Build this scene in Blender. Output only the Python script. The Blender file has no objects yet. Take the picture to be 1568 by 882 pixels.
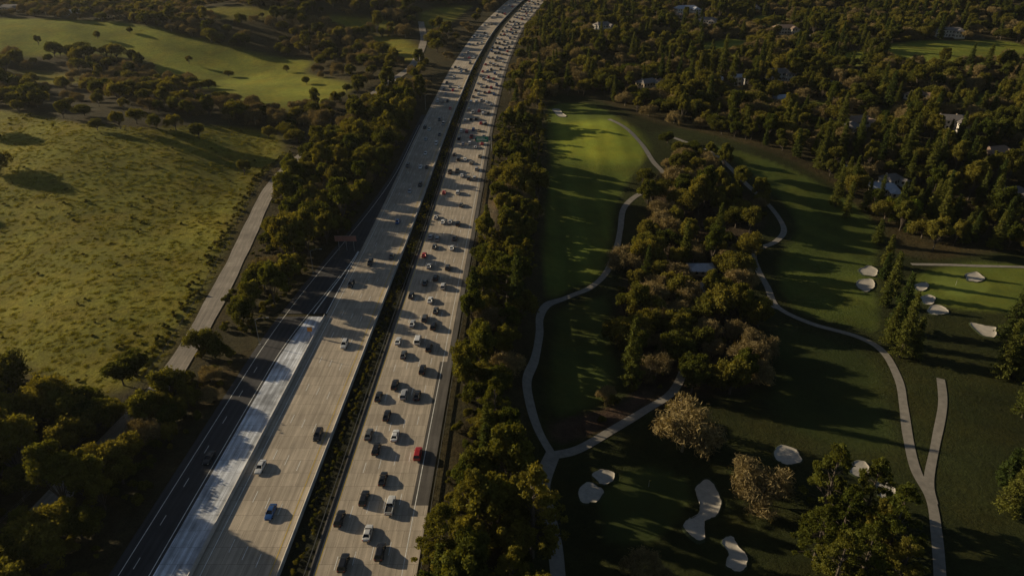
import bpy, math, numpy as np
from mathutils import Vector
rng=np.random.default_rng(7)
SC=bpy.context.scene
# ---------------------------------------------------------------- survey maths
PITCH=math.radians(27.8); HC=120.0; F=1045.0
sp,cp=math.sin(PITCH),math.cos(PITCH)
def sm(t): t=np.clip(t,0,1); return t*t*(3-2*t)
_ky=np.array([-200,98,250,425,590,740,890,1100,1500,3500.]); _kx=np.array([-50,-46.1,-43,-38.5,-30,-15,12,65,190,800.])
_ty=np.arange(-200,3500,5.); _tx=np.interp(_ty,_ky,_kx)
_k=np.exp(-(np.arange(-20,21)*5/45.)**2); _k/=_k.sum()
_tx=np.convolve(np.pad(_tx,20,mode='edge'),_k,mode='valid')
def XC(y): return np.interp(y,_ty,_tx)
def T(x,y):
    x=np.asarray(x,float); y=np.asarray(y,float)
    t=np.maximum(y-250,0); b=t*t*.0804/(t+192)
    d=x-XC(y)
    w=1-sm((np.abs(d)-46)/70.)
    h=15*sm((-130-x)/130.)*np.exp(-((y-390)/105.)**2)
    h=h+24*np.exp(-((x+245)/48.)**2-((y-120)/60.)**2)  # off-frame ridge, added to shade the lower-left corner
    h=h-9*sm((-100-x)/150.)*np.exp(-((y-590)/80.)**2)
    h=h+22*np.exp(-((x+270)/120.)**2-((y-790)/90.)**2)
    h=h+16*np.exp(-((x+520)/150.)**2-((y-720)/110.)**2)
    h=h+40*sm((-x-200)/600.)*sm((y-850)/400.)
    h=h+26*np.exp(-((x+90)/90.)**2-((y-1050)/150.)**2)*1.0
    h=h+45*sm((x-150)/700.)*sm((y-650)/500.)
    h=h+np.where(y>450,1,0)*sm((y-450)/300.)*(5*np.sin(x/61.+1.3)*np.sin(y/83.+.4)+4*np.sin(x/113.+y/97.))
    h=h+.9*np.sin(x/27.+.5)*np.sin(y/33.+1.)+.5*np.sin(x/13.+y/17.)
    h=h+2.6*np.sin(x/41.+y/70.+.6)*sm((-130-x)/60.)*sm((460-y)/80.)
    low=-10*sm((d-30)/34.)*(1-sm((y-290)/110.))+3.5*np.exp(-((x-62)/26.)**2-((y-425)/34.)**2)  # golf ground lowered to lengthen shadows; mound added to catch sun
    return b+h*(1-w)+low
_tt=np.concatenate([np.arange(60,700,1.),np.arange(700,4000,3.)])
def G(px,py,off=0.):
    dx=(px-784)/F; v=(py-441)/F
    dy=cp-v*sp; dz=-(sp+v*cp)
    X=dx*_tt; Y=dy*_tt; Z=HC+dz*_tt
    f=Z-(T(X,Y)+off)
    i=np.argmax(f<0) if (f<0).any() else len(f)-1
    i=max(i,1); a=f[i-1]/(f[i-1]-f[i]) if f[i-1]!=f[i] else 0
    t=_tt[i-1]+a*(_tt[i]-_tt[i-1])
    return (dx*t,dy*t)
def GP(l): return np.array([G(*p) for p in l])
def inside(x,y,P):
    r=np.zeros(np.shape(x),bool); n=len(P)
    for i in range(n):
        x1,y1=P[i]; x2,y2=P[(i+1)%n]
        c=((y1>y)!=(y2>y)); xi=(x2-x1)*(y-y1)/((y2-y1) if y2!=y1 else 1e-9)+x1
        r^=c&(x<xi)
    return r
def dseg(x,y,P,closed=True):
    n=len(P); d=np.full(np.shape(x),1e9)
    for i in range(n if closed else n-1):
        x1,y1=P[i]; x2,y2=P[(i+1)%n]; ex,ey=x2-x1,y2-y1
        t=np.clip(((x-x1)*ex+(y-y1)*ey)/(ex*ex+ey*ey+1e-9),0,1)
        d=np.minimum(d,np.hypot(x-x1-t*ex,y-y1-t*ey))
    return d
def sd(x,y,P): d=dseg(x,y,P); return np.where(inside(x,y,P),d,-d)
def smooth(P,closed=True,k=6):
    P=np.asarray(P,float); n=len(P); out=[]
    rg=range(n) if closed else range(n-1)
    for i in rg:
        if closed: a,b,c,d=P[i-1],P[i],P[(i+1)%n],P[(i+2)%n]
        else: a,b,c,d=P[max(i-1,0)],P[i],P[i+1],P[min(i+2,n-1)]
        for j in range(k):
            t=j/k
            out.append(.5*((2*b)+(-a+c)*t+(2*a-5*b+4*c-d)*t*t+(-a+3*b-3*c+d)*t**3))
    if not closed: out.append(P[-1])
    return np.array(out)
# ---------------------------------------------------------------- materials
def newmat(name):
    m=bpy.data.materials.new(name); m.use_nodes=True; nt=m.node_tree
    return m,nt,nt.nodes['Principled BSDF']
def N(nt,t,**kw):
    n=nt.nodes.new(t)
    for k,v in kw.items(): setattr(n,k,v)
    return n
def noise(nt,scale,detail=4,rough=.6,vec=None,dist=0.):
    n=N(nt,'ShaderNodeTexNoise'); n.inputs['Scale'].default_value=scale; n.inputs['Detail'].default_value=detail
    n.inputs['Roughness'].default_value=rough; n.inputs['Distortion'].default_value=dist
    if vec is not None: nt.links.new(vec,n.inputs['Vector'])
    return n.outputs['Fac']
def mrange(nt,x,a,b,c,d):
    n=N(nt,'ShaderNodeMapRange'); nt.links.new(x,n.inputs[0])
    for i,v in enumerate((a,b,c,d)): n.inputs[i+1].default_value=v
    return n.outputs[0]
def mixc(nt,f,a,b,mode='MIX'):
    n=N(nt,'ShaderNodeMix',data_type='RGBA',blend_type=mode)
    for s,v in ((n.inputs[0],f),(n.inputs[6],a),(n.inputs[7],b)):
        if hasattr(v,'links') : nt.links.new(v,s)
        elif isinstance(v,tuple): s.default_value=(*v,1) if len(v)==3 else v
        else: s.default_value=v
    return n.outputs[2]
def math_(nt,op,a,b=None):
    n=N(nt,'ShaderNodeMath',operation=op)
    for i,v in enumerate((a,b)):
        if v is None: continue
        if hasattr(v,'links'): nt.links.new(v,n.inputs[i])
        else: n.inputs[i].default_value=v
    return n.outputs[0]
def bump(nt,bs,h,dist,strength=1.):
    b=N(nt,'ShaderNodeBump'); b.inputs['Distance'].default_value=dist; b.inputs['Strength'].default_value=strength
    nt.links.new(h,b.inputs['Height']); nt.links.new(b.outputs[0],bs.inputs['Normal'])
def pos(nt): return N(nt,'ShaderNodeNewGeometry').outputs['Position']
def plain(name,c,rough=.7,metal=0.,var=.25,sc=1.5):
    m,nt,b=newmat(name); p=pos(nt)
    f=mrange(nt,noise(nt,sc,4,.6,p),.3,.7,1-var,1+var)
    col=mixc(nt,1.,c,f,'MULTIPLY'); nt.links.new(col,b.inputs['Base Color'])
    b.inputs['Roughness'].default_value=rough; b.inputs['Metallic'].default_value=metal
    return m
def leafmat(name,c1,c2,trans=.4):
    m,nt,b=newmat(name); nt.nodes.remove(b); out=nt.nodes['Material Output']
    at=N(nt,'ShaderNodeAttribute',attribute_name='tint'); oi=N(nt,'ShaderNodeObjectInfo')
    c=mixc(nt,oi.outputs['Random'],c1,c2)
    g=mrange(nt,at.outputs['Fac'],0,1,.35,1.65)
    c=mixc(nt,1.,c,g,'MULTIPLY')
    d=N(nt,'ShaderNodeBsdfDiffuse'); t=N(nt,'ShaderNodeBsdfTranslucent'); mx=N(nt,'ShaderNodeMixShader')
    nt.links.new(c,d.inputs[0]); c2_=mixc(nt,1.,c,(1.55,1.35,.5),'MULTIPLY'); nt.links.new(c2_,t.inputs[0])
    mx.inputs[0].default_value=trans
    nt.links.new(d.outputs[0],mx.inputs[1]); nt.links.new(t.outputs[0],mx.inputs[2]); nt.links.new(mx.outputs[0],out.inputs[0])
    return m
M={}
M['bark']=plain('bark',(.09,.07,.05),.9)
M['palebark']=plain('pale_bark',(.22,.18,.12),.9)
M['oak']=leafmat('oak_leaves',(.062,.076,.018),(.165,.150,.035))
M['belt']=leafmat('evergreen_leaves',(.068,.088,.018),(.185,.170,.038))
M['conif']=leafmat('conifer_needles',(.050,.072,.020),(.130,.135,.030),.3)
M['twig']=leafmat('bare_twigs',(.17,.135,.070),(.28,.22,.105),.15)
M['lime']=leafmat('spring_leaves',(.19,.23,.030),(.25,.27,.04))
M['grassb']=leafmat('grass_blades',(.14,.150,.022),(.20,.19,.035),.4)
m,nt,b=newmat('ground_cover'); M['ground']=m; p=pos(nt)
at=N(nt,'ShaderNodeAttribute',attribute_name='zone')
n1=mrange(nt,noise(nt,.03,5,.6,p),.3,.7,.68,1.3); n2=mrange(nt,noise(nt,.35,6,.7,p),.3,.7,.68,1.32); n3=mrange(nt,noise(nt,2.2,4,.7,p),.3,.7,.7,1.3)
c=mixc(nt,1.,at.outputs['Color'],n1,'MULTIPLY'); c=mixc(nt,at.outputs['Alpha'],c,mixc(nt,1.,mixc(nt,1.,c,n2,'MULTIPLY'),n3,'MULTIPLY'))
hue=mixc(nt,mrange(nt,noise(nt,.05,5,.65,p),.44,.70,0,.6),c,mixc(nt,1.,c,(1.4,1.05,.75),'MULTIPLY'))
nt.links.new(hue,b.inputs['Base Color']); b.inputs['Roughness'].default_value=.95; b.inputs['Specular IOR Level'].default_value=.1
hh=math_(nt,'MULTIPLY',noise(nt,.8,6,.72,p),at.outputs['Alpha']); bump(nt,b,hh,.9,1.)
def roadmat(name,c,jn=True,wear=.25,patch=.15):
    m,nt,b=newmat(name); uv=N(nt,'ShaderNodeUVMap').outputs[0]; p=pos(nt)
    sx=N(nt,'ShaderNodeSeparateXYZ'); nt.links.new(uv,sx.inputs[0]); u,v=sx.outputs[0],sx.outputs[1]
    cx=N(nt,'ShaderNodeCombineXYZ'); nt.links.new(u,cx.inputs[0]); nt.links.new(math_(nt,'MULTIPLY',v,.04),cx.inputs[1])
    streak=mrange(nt,noise(nt,1.6,4,.6,cx.outputs[0]),.3,.7,1-wear*.8,1+wear*.6)
    lane=math_(nt,'SINE',math_(nt,'MULTIPLY',math_(nt,'SUBTRACT',u,4.8),math.pi*2/1.8))
    lane=mrange(nt,lane,-1,1,1-wear*.45,1+wear*.25)
    col=mixc(nt,1.,c,streak,'MULTIPLY'); col=mixc(nt,1.,col,lane,'MULTIPLY')
    blot=mrange(nt,noise(nt,.11,5,.6,p),.3,.7,1-patch,1+patch); col=mixc(nt,1.,col,blot,'MULTIPLY')
    br=N(nt,'ShaderNodeTexBrick'); nt.links.new(uv,br.inputs['Vector'])
    br.offset=.5; br.inputs['Scale'].default_value=1.; br.inputs['Brick Width'].default_value=3.6; br.inputs['Row Height'].default_value=4.6
    br.inputs['Mortar Size'].default_value=.05 if jn else 0.; br.inputs['Color1'].default_value=(.9,.9,.9,1); br.inputs['Color2'].default_value=(1.1,1.1,1.1,1); br.inputs['Mortar'].default_value=(.55,.55,.55,1)
    col=mixc(nt,1. if jn else .5,col,br.outputs[0],'MULTIPLY')
    fine=mrange(nt,noise(nt,5,4,.7,p),.3,.7,.9,1.1); col=mixc(nt,1.,col,fine,'MULTIPLY')
    nt.links.new(col,b.inputs['Base Color']); b.inputs['Roughness'].default_value=.85; b.inputs['Specular IOR Level'].default_value=.3
    return m
M['conc']=roadmat('road_concrete',(.46,.39,.305))
M['asph']=roadmat('road_asphalt',(.11,.10,.09),False,.3,.25)
M['ramp']=roadmat('ramp_asphalt',(.060,.058,.060),False,.3,.2)
M['gore']=roadmat('pale_new_concrete',(.62,.65,.71),True,.5,.5)
M['front']=roadmat('old_road_concrete',(.31,.27,.225),True,.25,.2)
M['path']=plain('path_concrete',(.25,.225,.19),.85,0,.2,.6)
M['white']=plain('white_paint',(.8,.79,.75),.6,0,.25,.8)
M['yellow']=plain('yellow_paint',(.6,.42,.06),.6,0,.25,.8)
M['barrier']=plain('barrier_concrete',(.46,.44,.41),.85,0,.2,.5)
M['sand']=plain('bunker_sand',(.44,.40,.34),.95,0,.15,.8)
M['lip']=plain('bunker_turf',(.028,.040,.012),.95,0,.3,2.)
M['steel']=plain('galvanised_steel',(.35,.35,.35),.5,.6,.1)
M['wood']=plain('weathered_wood',(.16,.12,.08),.9)
M['signback']=plain('sign_back',(.34,.16,.13),.7)
M['signgreen']=plain('sign_green',(.01,.26,.16),.5,0,.05)
M['orange']=plain('sign_orange',(.65,.25,.03),.5)
M['glass']=plain('tinted_glass',(.012,.014,.017),.08,0,.05)
M['tyre']=plain('tyre_rubber',(.02,.02,.02),.9)
M['alloy']=plain('alloy_wheel',(.35,.35,.36),.35,.8,.05)
M['trim']=plain('dark_trim',(.025,.025,.028),.6)
M['tail']=plain('tail_lamp_red',(.45,.01,.01),.3,0,.05)
M['head']=plain('head_lamp',(.7,.7,.68),.2,0,.05)
M['cargo']=plain('truck_box_white',(.75,.75,.73),.5,0,.08)
m,nt,b=newmat('car_paint'); M['paint']=m
oi=N(nt,'ShaderNodeObjectInfo'); p=pos(nt); dirt=mrange(nt,noise(nt,1.2,4,.6,p),.3,.7,.86,1.05)
nt.links.new(mixc(nt,1.,oi.outputs['Color'],dirt,'MULTIPLY'),b.inputs['Base Color'])
b.inputs['Roughness'].default_value=.3; b.inputs['Metallic'].default_value=.15; b.inputs['Coat Weight'].default_value=.6; b.inputs['Coat Roughness'].default_value=.1
ROOFS=[plain('roof_shingle',(.19,.17,.16),.9,0,.3,3.),plain('roof_tile',(.26,.18,.13),.9,0,.3,3.),plain('roof_pale',(.42,.45,.52),.8,0,.15,1.)]
WALLS=[plain('stucco_cream',(.50,.44,.35),.9,0,.08),plain('stucco_white',(.62,.58,.52),.9,0,.08),plain('stucco_tan',(.40,.32,.23),.9,0,.1)]
# ---------------------------------------------------------------- mesh helpers
class MB:
    def __init__(s): s.v=[];s.f=[];s.m=[];s.mats=[]
    def mi(s,mat):
        if mat not in s.mats: s.mats.append(mat)
        return s.mats.index(mat)
    def add(s,vs,fs,mat):
        o=len(s.v); s.v+= [tuple(map(float,v)) for v in vs]; k=s.mi(mat)
        for f in fs: s.f.append(tuple(i+o for i in f)); s.m.append(k)
    def box(s,x0,x1,y0,y1,z0,z1,mat,ch=0.):
        if ch<=0:
            s.add([(x0,y0,z0),(x1,y0,z0),(x1,y1,z0),(x0,y1,z0),(x0,y0,z1),(x1,y0,z1),(x1,y1,z1),(x0,y1,z1)],
              [(0,3,2,1),(4,5,6,7),(0,1,5,4),(1,2,6,5),(2,3,7,6),(3,0,4,7)],mat)
        else:
            r=[]
            for z,i in ((z0,0),(z1-ch,0),(z1,ch)):
                r+=[(x0+i,y0+i,z),(x1-i,y0+i,z),(x1-i,y1-i,z),(x0+i,y1-i,z)]
            fs=[(0,3,2,1),(8,9,10,11)]
            for k in (0,4):
                for j in range(4): fs.append((k+j,k+(j+1)%4,k+4+(j+1)%4,k+4+j))
            s.add(r,fs,mat)
    def limb(s,p0,p1,r0,r1,mat,n=6):
        p0=np.array(p0,float);p1=np.array(p1,float); d=p1-p0; L=np.linalg.norm(d)+1e-9; d/=L
        a=np.cross(d,(0,0,1) if abs(d[2])<.9 else (1,0,0)); a/=np.linalg.norm(a); c=np.cross(d,a)
        vs=[]
        for p,r in ((p0,r0),(p1,r1)):
            for i in range(n):
                t=2*math.pi*i/n; vs.append(p+r*(math.cos(t)*a+math.sin(t)*c))
        fs=[(i,(i+1)%n,n+(i+1)%n,n+i) for i in range(n)]+[tuple(range(n,2*n))]
        s.add(vs,fs,mat)
    def mesh(s,name,smoothf=False):
        me=bpy.data.meshes.new(name); me.from_pydata(s.v,[],s.f)
        for m_ in s.mats: me.materials.append(m_)
        me.polygons.foreach_set('material_index',s.m)
        if smoothf: me.polygons.foreach_set('use_smooth',[True]*len(s.f))
        me.update(); return me
def obj(name,me,loc=(0,0,0),rot=0.,scale=1.,parent=None,coll=None):
    o=bpy.data.objects.new(name,me); o.location=loc; o.rotation_euler=(0,0,rot)
    o.scale=(scale,)*3 if not hasattr(scale,'__len__') else scale
    (coll or SC.collection).objects.link(o)
    if parent: o.parent=parent
    return o
# ---------------------------------------------------------------- zones
meadow1=GP([(-250,150),(0,168),(120,188),(230,196),(330,192),(420,203),(436,238),(400,275),(370,330),(340,400),(300,480),(262,535),(228,575),(170,605),(90,600),(0,560),(-250,520)])
meadow2=GP([(215,62),(300,58),(390,80),(480,92),(475,112),(545,128),(520,152),(440,172),(380,165),(320,140),(230,110)])
meadow3=GP([(-80,32),(120,30),(210,36),(300,62),(240,92),(120,85),(-80,95)])
meadow4=GP([(500,22),(590,30),(615,45),(560,52),(505,40)])
meadow5=GP([(640,18),(700,8),(745,10),(735,30),(700,50),(650,45)])
meadow6=GP([(545,60),(610,55),(650,75),(640,95),(590,92)]); meadow7=GP([(20,108),(110,112),(140,125),(60,130)])
meadow8=GP([(300,14),(400,10),(440,22),(380,32),(310,28)]); meadow9=GP([(640,100),(690,70),(705,60),(700,95),(670,130),(650,135)])
meadows=[meadow1,meadow2,meadow3,meadow4,meadow5,meadow6,meadow7,meadow8,meadow9]
lawns=[GP(q) for q in ([(1070,66),(1130,60),(1155,80),(1110,92),(1075,85)],[(1262,86),(1310,78),(1350,92),(1300,104)],[(1345,70),(1440,62),(1568,68),(1568,96),(1440,104),(1370,98)],[(880,25),(910,40),(925,60),(900,55)],[(1000,60),(1040,52),(1045,64),(1010,72)],[(1225,160),(1262,156),(1270,170),(1235,176)],[(1470,150),(1520,144),(1530,160),(1480,166)],[(1150,28),(1200,24),(1210,38),(1160,42)],[(1330,170),(1370,166),(1375,178),(1340,182)],[(940,100),(975,96),(980,108),(950,112)])]
fair1=GP([(838,165),(900,158),(950,180),(985,215),(988,250),(955,298),(940,370),(925,425),(880,445),(838,458),(826,400),(834,300),(840,230)])
fair1lit=GP([(850,195),(900,185),(955,190),(980,215),(980,240),(930,250),(860,235)])
fair1b=GP([(850,470),(900,455),(938,455),(948,540),(940,610),(900,635),(845,640),(828,600),(835,540),(842,500)])
fair2=GP([(1075,218),(1180,245),(1265,285),(1345,345),(1345,420),(1352,505),(1310,505),(1205,470),(1185,400),(1215,350),(1190,305),(1130,255)])
fair3=GP([(1190,490),(1300,525),(1350,550),(1370,620),(1380,690),(1330,700),(1240,680),(1180,640),(1170,560)])
green1=GP([(918,750),(950,722),(1000,712),(1045,730),(1060,765),(1030,810),(975,840),(930,825),(910,790)])
green2=GP([(1420,425),(1455,415),(1495,425),(1520,440),(1490,455),(1445,452)])
green3=GP([(1390,420),(1480,400),(1600,415),(1600,470),(1500,480),(1400,455)])
golfbig=GP([(838,150),(905,150),(1000,185),(1090,205),(1200,240),(1290,290),(1360,350),(1420,395),(1720,380),(1720,700),(1568,1000),(850,1000),(800,800),(800,560),(825,450),(830,250)])
midwood=GP([(955,400),(985,330),(1005,262),(1060,235),(1120,275),(1165,310),(1180,345),(1145,380),(1150,450),(1170,520),(1170,590),(1100,615),(1050,628),(1000,635),(960,605),(945,540),(935,470)])
dirt1=GP([(845,640),(940,615),(980,590),(1000,610),(960,650),(880,680),(845,680)])
def grow(a,b,s,end,k=1.05):
    l=list(np.arange(a,b,s)); st=s
    while l[-1]<end: st*=k; l.append(l[-1]+st)
    return l
xs=grow(0,420,3.,2600); xl=grow(0,330,3.,2600); xs=np.array(sorted(set([-v for v in xl]+xs)))
ys=[20.]; 
while ys[-1]<4200: ys.append(ys[-1]+max(2.5,ys[-1]*.0105))
ys=np.array(ys); XX,YY=np.meshgrid(xs,ys); X=XX.ravel();Y=YY.ravel(); Z=T(X,Y)
col=np.zeros((len(X),4)); col[:]=(.055,.047,.022,1.)
def paint(P,c,soft,rough,off=0.):
    P_=smooth(P,True,4); w=sm((sd(X,Y,P_)+off)/soft)[:,None]
    col[:]=col*(1-w)+np.array((*c,rough))*w
paint(golfbig,(.030,.036,.011),4,.75)
for i,mm in enumerate(meadows): paint(mm,(.190,.182,.026) if i!=1 and i!=2 else (.21,.225,.030),10 if i==0 else 14,1. if i==0 else .7,3)
for mm in lawns: paint(mm,(.19,.22,.032),10,.6,3)
paint(fair1,(.110,.140,.024),4,.3); paint(fair1lit,(.25,.29,.036),18,.2,8); paint(fair1b,(.058,.078,.018),5,.3); paint(fair2,(.072,.094,.019),4,.3); paint(fair3,(.036,.048,.013),6,.3)  # fairway top painted brighter, sunlight put into its turf colour
paint(green3,(.12,.15,.026),4,.2)
paint(midwood,(.055,.042,.026),5,1.); paint(dirt1,(.075,.052,.038),3,1.)
paint(green1,(.052,.070,.020),1.5,.1); paint(green2,(.18,.22,.042),2,.1)
# faint mowing bands on the two main fairways
for P_,amp,ax in ((fair1,.10,0),(fair1b,.08,0),(fair2,.09,1)):
    w=(inside(X,Y,P_))*amp*np.sign(np.sin((X if ax==0 else X*.8+Y*.6)*2*math.pi/14.)); col[:,:3]*=(1+w)[:,None]
d=X-XC(Y); 
w=(sm((d+58)/6)*(1-sm((d-36)/6)))[:,None]; col[:]=col*(1-w)+np.array((.055,.048,.024,1.))*w
w=((1-sm((np.abs(d)-3)/3)))[:,None]; col[:]=col*(1-w)+np.array((.025,.027,.015,1.))*w
eb=np.exp(-((d-33)/4.)**2-((Y-300)/22.)**2)[:,None]; col[:]=col*(1-eb)+np.array((.30,.24,.15,1.))*eb
ny,nx=XX.shape; I=np.arange(nx*ny).reshape(ny,nx)
fc=np.stack([I[:-1,:-1],I[:-1,1:],I[1:,1:],I[1:,:-1]],-1).reshape(-1,4)
def npmesh(name,V,Fq,k=4):
    me=bpy.data.meshes.new(name); me.vertices.add(len(V)); me.vertices.foreach_set('co',np.asarray(V,np.float32).ravel())
    nf=len(Fq); me.loops.add(nf*k); me.loops.foreach_set('vertex_index',np.asarray(Fq,np.int32).ravel())
    me.polygons.add(nf); me.polygons.foreach_set('loop_start',np.arange(nf,dtype=np.int32)*k); me.polygons.foreach_set('loop_total',np.full(nf,k,np.int32))
    me.update(calc_edges=True); return me
me=npmesh('terrain',np.stack([X,Y,Z],1),fc); me.polygons.foreach_set('use_smooth',[True]*len(fc))
ca=me.color_attributes.new('zone','FLOAT_COLOR','POINT'); ca.data.foreach_set('color',col.astype(np.float32).ravel())
me.materials.append(M['ground']); obj('ground_terrain',me)
# ---------------------------------------------------------------- ribbons
def fun(s): return s if callable(s) else (lambda y:np.full(np.shape(y),float(s)))
def ribbon(s0,s1,y0,y1,dz,step=4.):
    yy=np.arange(y0,y1+.01,step); a=fun(s0)(yy); b_=fun(s1)(yy); xc=XC(yy); z=T(xc,yy)+dz
    V=[];UV=[]
    for i in range(len(yy)):
        V+=[(xc[i]+a[i],yy[i],z[i]),(xc[i]+b_[i],yy[i],z[i])]; UV+=[(a[i],yy[i]),(b_[i],yy[i])]
    Fq=[(2*i,2*i+1,2*i+3,2*i+2) for i in range(len(yy)-1)]
    return V,Fq,UV
def uvmesh(name,parts):
    V=[];Fq=[];UV=[];mi=[];mats=[]
    for (v,f,u),mat in parts:
        if mat not in mats: mats.append(mat)
        o=len(V); V+=v; UV+=u; Fq+=[tuple(i+o for i in q) for q in f]; mi+=[mats.index(mat)]*len(f)
    me=npmesh(name,V,Fq); 
    uvl=me.uv_layers.new(name='UVMap'); li=np.array(Fq).ravel(); uvl.data.foreach_set('uv',np.array(UV,np.float32)[li].ravel())
    for m_ in mats: me.materials.append(m_)
    me.polygons.foreach_set('material_index',mi); return me
Y0,Y1=30,1500
obj('highway_road',uvmesh('hwyR',[(ribbon(3.2,26,Y0,Y1,.15),M['conc'])])); obj('highway_road',uvmesh('hwyL',[(ribbon(-21,-3.2,Y0,Y1,.15),M['conc'])]))
obj('asphalt_shoulder_lane',uvmesh('aux',[(ribbon(22.0,26,118,178,.156),M['asph']),(ribbon(24.2,26,178,1498,.156),M['asph']),(ribbon(3.2,4.3,30,1500,.156),M['asph'])]))
def gl(y): return -21.9-7.3*(1-sm((y-175)/85.))
obj('pale_concrete_gore',uvmesh('gore',[(ribbon(gl,-21.7,30,208,.15),M['gore'])]))
def r0(y): return np.where(y<175,-38.5,0)+np.where(y>=175,-38.5+14.5*sm((y-175)/200.),0)
obj('ramp_road',uvmesh('ramp',[(ribbon(r0,lambda y:gl(y)-.02,30,208,.147),M['ramp']),(ribbon(r0,-21.02,208,460,.147),M['ramp'])]))
mk=[]
def dash(s,y0,y1,w=.16,on=3.6,per=14.6,mat='white',ph=0.):
    y=y0+ph
    while y<y1: mk.append((ribbon(s-w/2,s+w/2,y,y+on,.166,on),M[mat])); y+=per
for i in range(1,5): dash(4.8+3.6*i,40,700,ph=i*1.3)
for i in range(1,4): dash(-4.8-3.6*i,40,700,ph=i*2.)
for s,c,w_ in ((4.75,'yellow',.18),(-4.75,'yellow',.18),(22.9,'white',.18),(-19.3,'white',.18)): mk.append((ribbon(s-w_/2,s+w_/2,30,1300,.166),M[c]))
mk.append((ribbon(lambda y:r0(y)+2,lambda y:r0(y)+2.18,30,440,.166),M['white']))
mk.append((ribbon(lambda y:gl(y)-.9,lambda y:gl(y)-.7,30,240,.166),M['white']))
y=40
while y<175: mk.append((ribbon(-34.2,-34.05,y,y+3,.166,3.),M['white'])); y+=12
mk.append((ribbon(lambda y:-21.9-4.8*(1-sm((y-190)/75.)),lambda y:-21.5-4.8*(1-sm((y-190)/75.)),208,262,.166),M['white']))
mk.append((ribbon(-21.6,-21.25,208,262,.166),M['white']))
obj('lane_markings',uvmesh('marks',mk))
def barrier(name,s,y0,y1,h=.81,wb=.3,wt=.1):
    yy=np.arange(y0,y1+.1,4.); xc=XC(yy)+s; z=T(XC(yy),yy)+.12
    V=[];Fq=[]
    for i in range(len(yy)):
        V+=[(xc[i]-wb,yy[i],z[i]),(xc[i]-wt*1.4,yy[i],z[i]+h*.35),(xc[i]-wt,yy[i],z[i]+h),(xc[i]+wt,yy[i],z[i]+h),(xc[i]+wt*1.4,yy[i],z[i]+h*.35),(xc[i]+wb,yy[i],z[i])]
    for i in range(len(yy)-1):
        for j in range(5): Fq.append((6*i+j,6*i+j+1,6*i+7+j,6*i+6+j))
    me=npmesh(name,V,Fq); me.materials.append(M['barrier']); obj(name,me)
barrier('concrete_barrier',-21.35,30,206,.95,.33,.13); barrier('median_barrier',-2.9,30,1400,.9,.34,.14); 
def guardrail(s,y0,y1):
    B=MB(); y=y0
    while y<y1:
        x=float(XC(y))+s; z=float(T(XC(y),y)); x2=float(XC(y+4))+s; z2=float(T(XC(y+4),y+4))
        B.box(x-.07,x+.07,y-.07,y+.07,z,z+.75,M['wood'])
        B.add([(x-.12,y,z+.45),(x2-.12,y+4,z2+.45),(x2-.12,y+4,z2+.8),(x-.12,y,z+.8),(x-.08,y,z+.45),(x2-.08,y+4,z2+.45),(x2-.08,y+4,z2+.8),(x-.08,y,z+.8)],[(0,1,2,3),(4,7,6,5),(3,2,6,7),(0,4,5,1)],M['steel'])
        y+=4
    obj('guardrail',B.mesh('guardrail'))
guardrail(2.7,60,700); guardrail(26.9,60,420)
def pathrib(P,w,dz):
    P=smooth(P,False,8); d_=np.gradient(P,axis=0); L=np.linalg.norm(d_,axis=1)[:,None]+1e-9; n_=np.stack([d_[:,1],-d_[:,0]],1)/L
    V=[];UV=[];s=0; K=4
    for i in range(len(P)):
        if i: s+=np.linalg.norm(P[i]-P[i-1])
        ww=w*(1+.05*math.sin(s/9.)+.03*math.sin(s/3.7))
        for j in range(K+1):
            o=(j/K-.5)*ww; q=P[i]+n_[i]*o; V.append((q[0],q[1],float(T(q[0],q[1]))+dz)); UV.append((o,s))
    Fq=[((K+1)*i+j,(K+1)*i+j+1,(K+1)*(i+1)+j+1,(K+1)*(i+1)+j) for i in range(len(P)-1) for j in range(K)]
    return V,Fq,UV
frontP=GP([(-60,905),(60,790),(140,705),(200,645),(250,590),(300,515),(350,422),(380,360),(410,297),(440,258),(480,228),(520,198)])
frontP2=np.array([frontP[-1],(-100,520),(-84,590),(-84,680),(-95,760)])
obj('frontage_road',uvmesh('front',[(pathrib(frontP,7.0,.2),M['front'])]))
obj('frontage_road',uvmesh('front2',[(pathrib(frontP2,6.5,.3),M['front'])]))
gpaths=[([(932,183),(960,198),(983,222),(1000,248),(1016,268),(1004,290),(975,300),(955,320),(950,350),(944,380),(930,415),(905,440),(870,455),(840,466),(827,485),(826,512),(819,550),(807,582),(812,620),(825,660),(846,697)],2.8),
([(846,697),(831,740),(840,790),(850,840),(856,900)],3.8),([(846,697),(890,686),(940,657),(985,630),(1030,600),(1050,560)],2.8),
([(1028,210),(1090,235),(1140,280),(1180,318),(1200,350),(1188,370),(1156,386),(1160,412),(1175,440),(1190,470),(1240,495),(1310,515),(1350,537),(1375,580),(1383,620),(1390,670),(1402,720),(1425,765),(1434,820),(1440,900)],2.6),
([(1440,580),(1443,620),(1432,680),(1422,735),(1428,770)],2.4),([(1395,405),(1450,406),(1510,408),(1600,411)],2.2),([(1120,450),(1150,462),(1190,472)],2.)]
gpw=[]
for i,(l,w_) in enumerate(gpaths):
    P=GP(l); gpw.append(P); obj('cart_path',uvmesh('path%d'%i,[(pathrib(P,w_,.12+.006*i),M['path'])]))
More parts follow.
